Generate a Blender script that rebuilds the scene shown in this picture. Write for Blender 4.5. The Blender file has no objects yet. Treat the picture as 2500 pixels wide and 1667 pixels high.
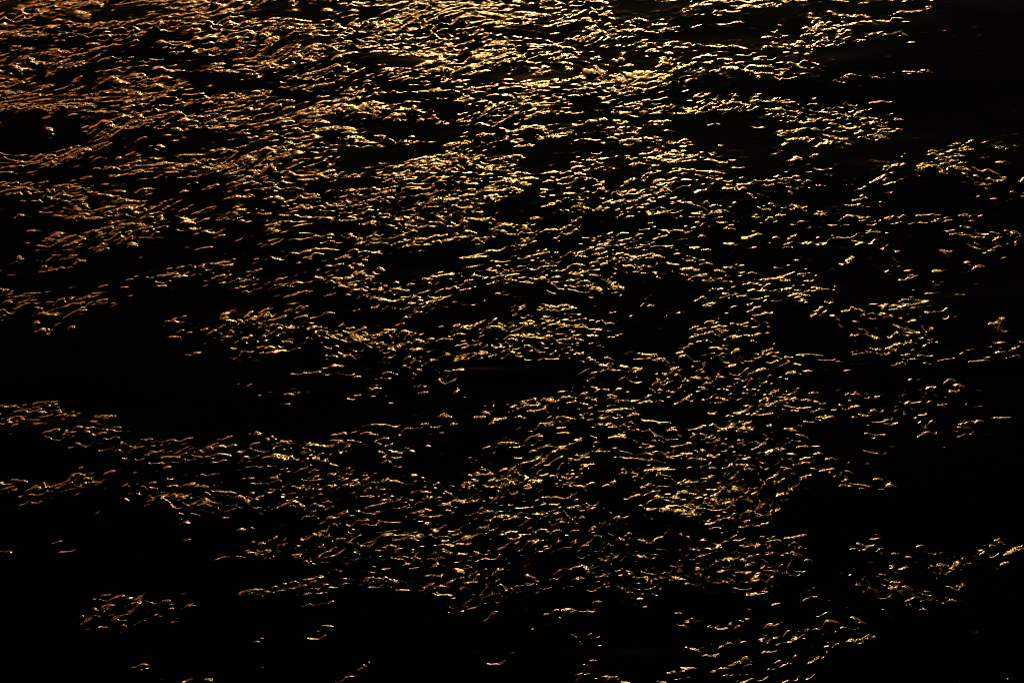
import bpy, math
import numpy as np
from mathutils import Vector

R = math.radians
sc = bpy.context.scene

# ------------------------------------------------------------------ camera
CAM_H, PITCH, HFOV = 5.0, 40.0, 31.5          # metres, degrees below the horizon, degrees
cam_d = bpy.data.cameras.new('camera')
cam_d.sensor_width = 36.0
cam_d.lens = 18.0 / math.tan(R(HFOV / 2))
cam_d.clip_end = 20000.0
cam = bpy.data.objects.new('camera', cam_d)
sc.collection.objects.link(cam)
cam.location = (0, 0, CAM_H)
cam.rotation_euler = (R(90 - PITCH), 0, 0)
sc.camera = cam

# ------------------------------------------------------------------ sky and low sun
SUN_EL, SUN_AZ = 15.5, 2.5                   # degrees; azimuth from +Y, negative is left
sun_dir = Vector((math.sin(R(SUN_AZ)) * math.cos(R(SUN_EL)), math.cos(R(SUN_AZ)) * math.cos(R(SUN_EL)), math.sin(R(SUN_EL))))
world = bpy.data.worlds.new('World')
sc.world = world
world.use_nodes = True
nt = world.node_tree
nt.nodes.clear()
N = lambda t: nt.nodes.new(t)
def wmath(op, a, b=None, clamp=False):
    n = N('ShaderNodeMath'); n.operation = op; n.use_clamp = clamp
    for i, v in enumerate((a, b)):
        if v is None: continue
        if isinstance(v, (int, float)): n.inputs[i].default_value = v
        else: nt.links.new(v, n.inputs[i])
    return n.outputs[0]
sky = N('ShaderNodeTexSky')
sky.sky_type = 'NISHITA'; sky.sun_disc = False
sky.sun_elevation = R(SUN_EL); sky.sun_rotation = R(SUN_AZ)
sky.dust_density = 4.0
bg1 = N('ShaderNodeBackground'); bg1.inputs['Strength'].default_value = 0.0012
nt.links.new(sky.outputs[0], bg1.inputs['Color'])
# sunset glow, with a thin band and a copper patch added for the glints
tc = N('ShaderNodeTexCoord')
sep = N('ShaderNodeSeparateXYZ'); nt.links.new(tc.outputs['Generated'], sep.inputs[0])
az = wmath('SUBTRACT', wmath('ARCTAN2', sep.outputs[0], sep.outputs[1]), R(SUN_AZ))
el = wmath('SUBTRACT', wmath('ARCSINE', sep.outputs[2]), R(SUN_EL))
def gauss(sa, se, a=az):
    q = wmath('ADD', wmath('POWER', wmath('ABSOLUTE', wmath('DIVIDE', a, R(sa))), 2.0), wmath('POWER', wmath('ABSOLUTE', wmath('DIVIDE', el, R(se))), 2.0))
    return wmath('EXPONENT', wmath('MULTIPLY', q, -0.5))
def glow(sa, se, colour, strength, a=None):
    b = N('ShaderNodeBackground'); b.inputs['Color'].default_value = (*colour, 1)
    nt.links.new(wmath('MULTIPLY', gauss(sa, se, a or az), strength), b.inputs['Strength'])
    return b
GLOWS = [glow(6.5, 0.8, (1.0, 0.60, 0.20), 210.0), glow(20, 3.6, (1.0, 0.42, 0.045), 5.0),  # thin bright band shaped to draw glint lines, then the wide amber glow
         glow(9, 3.6, (1.0, 0.20, 0.06), 5.0, wmath('ADD', az, R(22)))]  # copper patch added left of the sun to redden the left water
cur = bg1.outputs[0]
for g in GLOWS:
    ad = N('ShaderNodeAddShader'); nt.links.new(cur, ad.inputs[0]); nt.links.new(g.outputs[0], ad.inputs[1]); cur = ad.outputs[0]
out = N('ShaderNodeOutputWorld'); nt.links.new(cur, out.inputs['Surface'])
world.cycles.sampling_method = 'MANUAL'
world.cycles.sample_map_resolution = 1024

sun_d = bpy.data.lights.new('sun', 'SUN')
sun_d.energy = 0.12; sun_d.angle = R(2.0); sun_d.color = (1.0, 0.55, 0.16)
sun = bpy.data.objects.new('sun', sun_d)
sc.collection.objects.link(sun)
sun.rotation_euler = (-sun_dir).to_track_quat('-Z', 'Y').to_euler()

sc.cycles.filter_width = 1.0
sc.cycles.use_denoising = True
sc.cycles.denoising_input_passes = 'RGB'
vs = sc.view_settings
vs.view_transform = 'Standard'; vs.look = 'None'; vs.exposure = 0.0; vs.gamma = 1.0; vs.use_curve_mapping = False

# ------------------------------------------------------------------ wave fields
def tile(seed, size, n, lam_x, lam_y, rot=0.0, spread=0.35):
    """periodic noise tile, unit slope-normalised in height/size; lam_* dominant wavelengths in metres."""
    rng = np.random.default_rng(seed)
    k = np.fft.fftfreq(n, d=size / n)
    kx, ky = np.meshgrid(k, k)
    c, s = math.cos(R(rot)), math.sin(R(rot))
    u = (kx * c + ky * s) * lam_x
    v = (-kx * s + ky * c) * lam_y
    r = np.sqrt(u * u + v * v)
    amp = np.exp(-0.5 * (np.log(np.maximum(r, 1e-6)) / spread) ** 2)
    amp[0, 0] = 0
    f = np.fft.ifft2(np.fft.fft2(rng.standard_normal((n, n))) * amp).real
    return (f / f.std(), size)

def samp(t, x, y):
    f, size = t
    n = f.shape[0]
    u = x / size * n; v = y / size * n
    i = np.floor(u).astype(np.int64); j = np.floor(v).astype(np.int64)
    a = u - i; b = v - j
    i0 = i % n; i1 = (i + 1) % n; j0 = j % n; j1 = (j + 1) % n
    return (f[j0, i0] * (1 - a) + f[j0, i1] * a) * (1 - b) + (f[j1, i0] * (1 - a) + f[j1, i1] * a) * b

# how brightly each part glitters, worked into the shape as chop (0 = slick, 9 = dense chop),
# a chart of the water in rows going away from the shore side at the end
CHART = """
343424355777666556442310
555455456785467633265120
234243147698455665520100
432421143686857766521300
434455356238867444323110
552246578545655555555011
110233474546735652344021
434343452655432641341254
234344454676663562444352
444355567888674665534221
122234576876554665554430
344433566634435544435542
220145664356775545424541
124556237767866655311420
334104425652235454532310
341246564545664444154411
132135576666664244135434
000112244676443366553322
000111124542144655531121
332111112212554556523343
444221121443445656335543
234444535345555533312121
022145552425665446653100
344444566646774467644000
222446455566641467312000
110234246566655243121002
330015557544656464314123
010000235544457677303442
002101342346566656224541
003530150023123435432230
000001200001243055322331
000200020000253433344300
000430203000045414420022
""".split()
# (33 rows x 24 columns)
W, H = 2500.0, 1667.0
TX = math.tan(R(HFOV / 2)); TY = TX * H / W
cp, sp = math.cos(R(PITCH)), math.sin(R(PITCH))
def chart_uv(x, y):
    """plan position on the water -> position on the chart"""
    depth = y * cp + CAM_H * sp
    up = y * sp - CAM_H * cp
    return 0.5 + 0.5 * x / (depth * TX), 0.5 - 0.5 * up / (depth * TY)
chart = np.array([[int(c) for c in r] for r in CHART], float)
chart[:11, :8] = np.maximum(chart[:11, :8] + 1.4, 4.6); chart[11:13, :4] += 1.0                          # the far left carries a finer, closer chop
chart[16:] += np.where(chart[16:] >= 3, 1.0, 0.0)
chart[25:28, 14:19] += 3.0
chart[29:, 14:19] -= 1.0
chart[24:, :10] += np.where(chart[24:, :10] >= 1, 0.8, 0.0); chart[:, 19:] += np.where(chart[:, 19:] >= 1, 0.2, 0.0)
chart[:3, 8:12] += 1.0; chart[:3, 13:18] -= 1.0; chart[8:11, 8:12] += 1.5; chart[21:24, 15:19] += 2.0
def chart_at(x, y):
    u, v = chart_uv(x, y)
    nr, nc = chart.shape
    # outside the chart it wraps by mirroring so the water goes on alike
    fu = np.abs(((u + 1) % 2) - 1); fu = np.where((u < 0) | (u > 1), np.abs(((u + 1.0) % 2.0) - 1.0), u)
    fv = np.where((v < 0) | (v > 1), np.abs(((v + 1.0) % 2.0) - 1.0), v)
    a = np.clip(fu * nc - 0.5, 0, nc - 1.001); b = np.clip(fv * nr - 0.5, 0, nr - 1.001)
    i = a.astype(int); j = b.astype(int); a -= i; b -= j
    a = a * a * (3 - 2 * a); b = b * b * (3 - 2 * b)
    return (chart[j, i] * (1 - a) + chart[j, i + 1] * a) * (1 - b) + (chart[j + 1, i] * (1 - a) + chart[j + 1, i + 1] * a) * b

def sstep(a, b, x):
    t = np.clip((x - a) / (b - a), 0, 1)
    return t * t * (3 - 2 * t)

T_warp_x = tile(1, 9.7, 512, 0.9, 0.7); T_warp_y = tile(2, 8.9, 512, 1.1, 0.6)
T_wf_x = tile(3, 4.3, 1024, 0.17, 0.13, 0, 0.6); T_wf_y = tile(4, 4.7, 1024, 0.19, 0.13, 0, 0.6)
T_swell = tile(5, 23.0, 512, 3.6, 1.3, 6)
T_wave = tile(6, 11.0, 1024, 0.95, 0.42, 10)
T_mid = tile(57, 7.3, 1024, 0.15, 0.10, 38, 0.6)
T_loop = tile(18, 6.9, 1024, 0.15, 0.11, 20, 0.4)
T_ripA = tile(8, 5.9, 2048, 0.070, 0.044, 48, 0.6)
T_ripB = tile(13, 6.3, 2048, 0.068, 0.042, -20, 0.6)
T_ripC = tile(14, 5.3, 2048, 0.050, 0.085, 8, 0.6)
T_fine = tile(9, 3.1, 2048, 0.042, 0.018, 46, 0.5)
T_mask = tile(10, 10.3, 1024, 1.1, 0.28, 7, 0.5)
T_mask2 = tile(11, 6.1, 1024, 0.20, 0.09, 14, 0.5)
T_gust = tile(16, 6.7, 1024, 0.26, 0.10, 18, 0.6)
T_gust2 = tile(17, 4.9, 1024, 0.11, 0.05, 30, 0.6)
T_fine_mask = tile(19, 8.7, 1024, 0.6, 0.2, 12, 0.6)
T_up = tile(20, 5.7, 1024, 0.080, 0.12, 8, 0.4)
T_band = tile(21, 12.1, 1024, 2.2, 0.26, 4, 0.3)
T_mix = tile(12, 7.9, 512, 0.7, 0.5, 0, 0.5)
T_dir = tile(15, 8.3, 512, 1.3, 0.7, 0, 0.5)

# (across, down, half width, half height, lean)
BACKS = [(0.435, 0.085, 0.05, 0.025, 0.09), (0.52, 0.115, 0.06, 0.018, 0.09), (0.36, 0.155, 0.07, 0.016, 0.10), (0.40, 0.25, 0.07, 0.03, 0.05),
         (0.41, 0.275, 0.06, 0.02, 0.07), (0.28, 0.33, 0.03, 0.02, 0.09), (0.43, 0.40, 0.06, 0.014, 0.09), (0.23, 0.46, 0.04, 0.018, 0.10),
         (0.33, 0.49, 0.03, 0.018, 0.09), (0.47, 0.54, 0.05, 0.008, 0.15), (0.67, 0.53, 0.08, 0.02, 0.07), (0.72, 0.61, 0.04, 0.03, 0.09),
         (0.69, 0.735, 0.06, 0.035, 0.11), (0.50, 0.70, 0.07, 0.02, 0.08), (0.22, 0.735, 0.06, 0.02, 0.10), (0.41, 0.785, 0.03, 0.012, 0.12),
         (0.66, 0.84, 0.08, 0.04, 0.09), (0.85, 0.24, 0.03, 0.02, 0.06), (0.62, 0.955, 0.06, 0.02, 0.12), (0.06, 0.615, 0.07, 0.03, 0.12)]

def water_height(x, y):
    d = np.sqrt(x * x + y * y)
    far = np.clip(1.0 - (d - 14.0) / 30.0, 0, 1) * (1 - sstep(1.45, 2.2, np.abs(2 * chart_uv(x, y)[0] - 1)))            # fine chop fades where the sheet is coarse
    wx = x + 0.036 * samp(T_warp_x, x, y); wy = y + 0.036 * samp(T_warp_y, x, y)
    C = chart_at(wx, wy)
    m = C + 1.7 * samp(T_mask, wx, wy) + 1.5 * samp(T_mask2, wx, wy)
    left = sstep(0.45, 0.1, chart_uv(x, y)[0]) * sstep(0.6, 0.4, chart_uv(x, y)[1])
    m += 1.7 * left * samp(T_band, wx, wy)                   # long low wave trains on the left
    m = sstep(2.6, 8.2, m) * (0.62 + 0.5 * sstep(0, 8, C)) * (0.35 + 0.65 * sstep(0.2, 3.0, C))
    env = np.clip(0.35 + 0.75 * np.exp(0.75 * samp(T_gust, wx, wy) + 0.6 * samp(T_gust2, wx, wy) - 0.45), 0, 2.7)
    m = m * env
    u, v = chart_uv(x, y)
    eddy = np.exp(-((u - 0.65) / 0.14) ** 2 - ((v - 0.82) / 0.06) ** 2)      # crossing chop in one place
    fx = wx + 0.016 * samp(T_wf_x, x, y); fy = wy + 0.014 * samp(T_wf_y, x, y)
    mix = samp(T_mix, x, y) + 0.5 * (sstep(0.5, 0.85, u) - 0.5)
    loop = sstep(-0.1, 1.1, mix)                              # places with smoother, rounder wavelets
    dr = samp(T_dir, x, y)
    wC = sstep(0.9, 1.7, dr) * 0.6; wC = np.maximum(wC, eddy)
    wB = sstep(0.1, 0.9, -dr) * (1 - wC)
    wA = np.clip(1 - wB - wC, 0, 1)
    nrm = 1 / np.sqrt(wA ** 2 + wB ** 2 + wC ** 2)
    rip = (wA * samp(T_ripA, fx, fy) + wB * samp(T_ripB, fx, fy) + wC * samp(T_ripC, fx, fy)) * nrm
    big = 0.80 + 0.80 * np.clip(v, 0, 1)
    a_mid = big * 0.0024 * (1 + 0.45 * np.tanh(mix)); a_rip = big * (1 + 0.8 * eddy) * 0.0009 * (1 + 0.3 * np.tanh(-mix)); a_fine = 0.00010 * (1 - 0.6 * np.tanh(mix))
    h = 0.0032 * samp(T_swell, x, y) + 0.0007 * samp(T_wave, wx, wy)
    h += far * m * ((1 - 0.35 * loop) * (a_mid * samp(T_mid, fx, fy)) + (1 - 0.65 * loop) * a_rip * rip + (1 - 0.8 * loop) * a_fine * samp(T_fine, fx, fy) + big * 0.0044 * loop * samp(T_loop, fx, fy))
    fine = samp(T_fine_mask, wx, wy) + 0.6 * samp(T_gust, wx + 2.1, wy) + 1.5 * sstep(0.42, 0.0, u) * sstep(0.75, 0.3, v) + 1.6 * np.exp(-((u - 0.70) / 0.06) ** 2 - ((v - 0.72) / 0.05) ** 2) + 1.0 * np.exp(-((u - 0.46) / 0.06) ** 2 - ((v - 0.10) / 0.04) ** 2)
    fine = sstep(0.0, 2.2, fine) * np.clip(m, 0, 1)
    h += far * m * eddy * 0.0052 * samp(T_up, fx, fy)
    # single wavelet backs leaning towards the low sun
    for (cu, cv, ru, rv, s) in BACKS:
        q = ((u - cu) / ru) ** 2 + ((v - cv) / rv) ** 2
        k = q < 9
        if not k.any(): continue
        dep = 4.6 * rv                                          # half length on the water in metres
        h[k] += -s * dep * ((cv - v[k]) / rv) * np.exp(-q[k])
    return h, m * far * (1 - 0.7 * loop), fine

# ------------------------------------------------------------------ water sheet, finest near the shore side, reaching the horizon
NX, NY = 1250, 1180
rows_vis = 1020
# rows follow equal steps of look-down angle, so the facets look alike in size
angs = np.linspace(PITCH + 12.2, PITCH - 12.2, rows_vis)
y_vis = CAM_H / np.tan(np.radians(angs))
n_near = 40; n_far = NY - rows_vis - n_near
y_near = y_vis[0] - (np.linspace(1, 0, n_near, endpoint=False) ** 2.2) * 25.0
s0 = y_vis[-1] - y_vis[-2]
lo, hi = 1.0, 1.3
for _ in range(60):
    q = (lo + hi) / 2
    if s0 * (q ** n_far - 1) / (q - 1) > 9000: hi = q
    else: lo = q
y_far = y_vis[-1] + s0 * np.cumsum(q ** np.arange(n_far))
ys = np.concatenate([y_near, y_vis, y_far])
# columns: fine in the middle, spreading quickly past the sides
n_side = 50; n_mid = NX - 2 * n_side
um = np.linspace(-1.32, 1.32, n_mid)
side = 1.32 + np.cumsum(np.geomspace(0.0026, 1.6, n_side))
us = np.concatenate([-side[::-1], um, side])
depth_row = np.maximum(ys, y_vis[0]) * cp + CAM_H * sp
X = us[None, :] * (depth_row * TX)[:, None]
Y = np.repeat(ys[:, None], NX, 1)
Z, RIP, FINE = water_height(X, Y)
co = np.stack([X, Y, Z], -1).reshape(-1, 3).astype(np.float32)
idx = np.arange(NX * NY, dtype=np.int32).reshape(NY, NX)
quads = np.stack([idx[:-1, :-1], idx[:-1, 1:], idx[1:, 1:], idx[1:, :-1]], -1).reshape(-1)
nq = quads.size // 4
me = bpy.data.meshes.new('water')
me.vertices.add(NX * NY); me.vertices.foreach_set('co', co.reshape(-1))
me.loops.add(quads.size); me.loops.foreach_set('vertex_index', quads)
me.polygons.add(nq); me.polygons.foreach_set('loop_start', np.arange(0, quads.size, 4, dtype=np.int32))
me.polygons.foreach_set('use_smooth', np.ones(nq, dtype=bool))
me.update(calc_edges=True)
at = me.attributes.new('ripple', 'FLOAT', 'POINT'); at.data.foreach_set('value', RIP.reshape(-1).astype(np.float32))
at = me.attributes.new('capillary', 'FLOAT', 'POINT'); at.data.foreach_set('value', FINE.reshape(-1).astype(np.float32))   # hair-fine ripples, read as a broader gloss
water = bpy.data.objects.new('water', me)
sc.collection.objects.link(water)
water['kind'] = 'structure'
water['label'] = 'dark rippled water glittering gold in the low sun'

# ------------------------------------------------------------------ water material
mat = bpy.data.materials.new('water'); mat.use_nodes = True
m = mat.node_tree; m.nodes.clear()
o = m.nodes.new('ShaderNodeOutputMaterial')
p = m.nodes.new('ShaderNodeBsdfPrincipled')
p.inputs['Base Color'].default_value = (0.0015, 0.0012, 0.0010, 1)
p.inputs['Roughness'].default_value = 0.05
p.inputs['IOR'].default_value = 1.333
m.links.new(p.outputs[0], o.inputs['Surface'])
tcm = m.nodes.new('ShaderNodeTexCoord')
def fibre(rot, sx, sy, dist):
    a = m.nodes.new('ShaderNodeMapping'); a.inputs['Rotation'].default_value = (0, 0, R(-rot))
    b = m.nodes.new('ShaderNodeMapping'); b.inputs['Scale'].default_value = (sx, sy, 10)
    n = m.nodes.new('ShaderNodeTexNoise'); n.inputs['Scale'].default_value = 1.0; n.inputs['Detail'].default_value = 0.8; n.inputs['Distortion'].default_value = dist
    m.links.new(tcm.outputs['Object'], a.inputs['Vector']); m.links.new(a.outputs[0], b.inputs['Vector']); m.links.new(b.outputs[0], n.inputs['Vector'])
    return n.outputs['Fac']
def mnode(op, a, b):
    n = m.nodes.new('ShaderNodeMath'); n.operation = op
    for k, v in enumerate((a, b)):
        if isinstance(v, (int, float)): n.inputs[k].default_value = v
        else: m.links.new(v, n.inputs[k])
    return n.outputs[0]
hsum = mnode('MULTIPLY', fibre(46, 24, 46, 1.2), 0.0028)
hsum = mnode('ADD', hsum, mnode('MULTIPLY', fibre(55, 50, 100, 1.0), 0.0012))
hsum = mnode('ADD', hsum, mnode('MULTIPLY', fibre(12, 90, 170, 1.0), 0.0005))
attr = m.nodes.new('ShaderNodeAttribute'); attr.attribute_name = 'ripple'
bp = m.nodes.new('ShaderNodeBump'); bp.inputs['Distance'].default_value = 1.0
cap = m.nodes.new('ShaderNodeAttribute'); cap.attribute_name = 'capillary'
hair = mnode('MULTIPLY', mnode('MULTIPLY', fibre(58, 45, 150, 0.6), 0.0012), cap.outputs['Fac'])
m.links.new(mnode('ADD', mnode('MULTIPLY', hsum, attr.outputs['Fac']), hair), bp.inputs['Height'])
m.links.new(mnode('ADD', mnode('MULTIPLY', cap.outputs['Fac'], 0.15), 0.05), p.inputs['Roughness'])
m.links.new(bp.outputs[0], p.inputs['Normal'])
me.materials.append(mat)
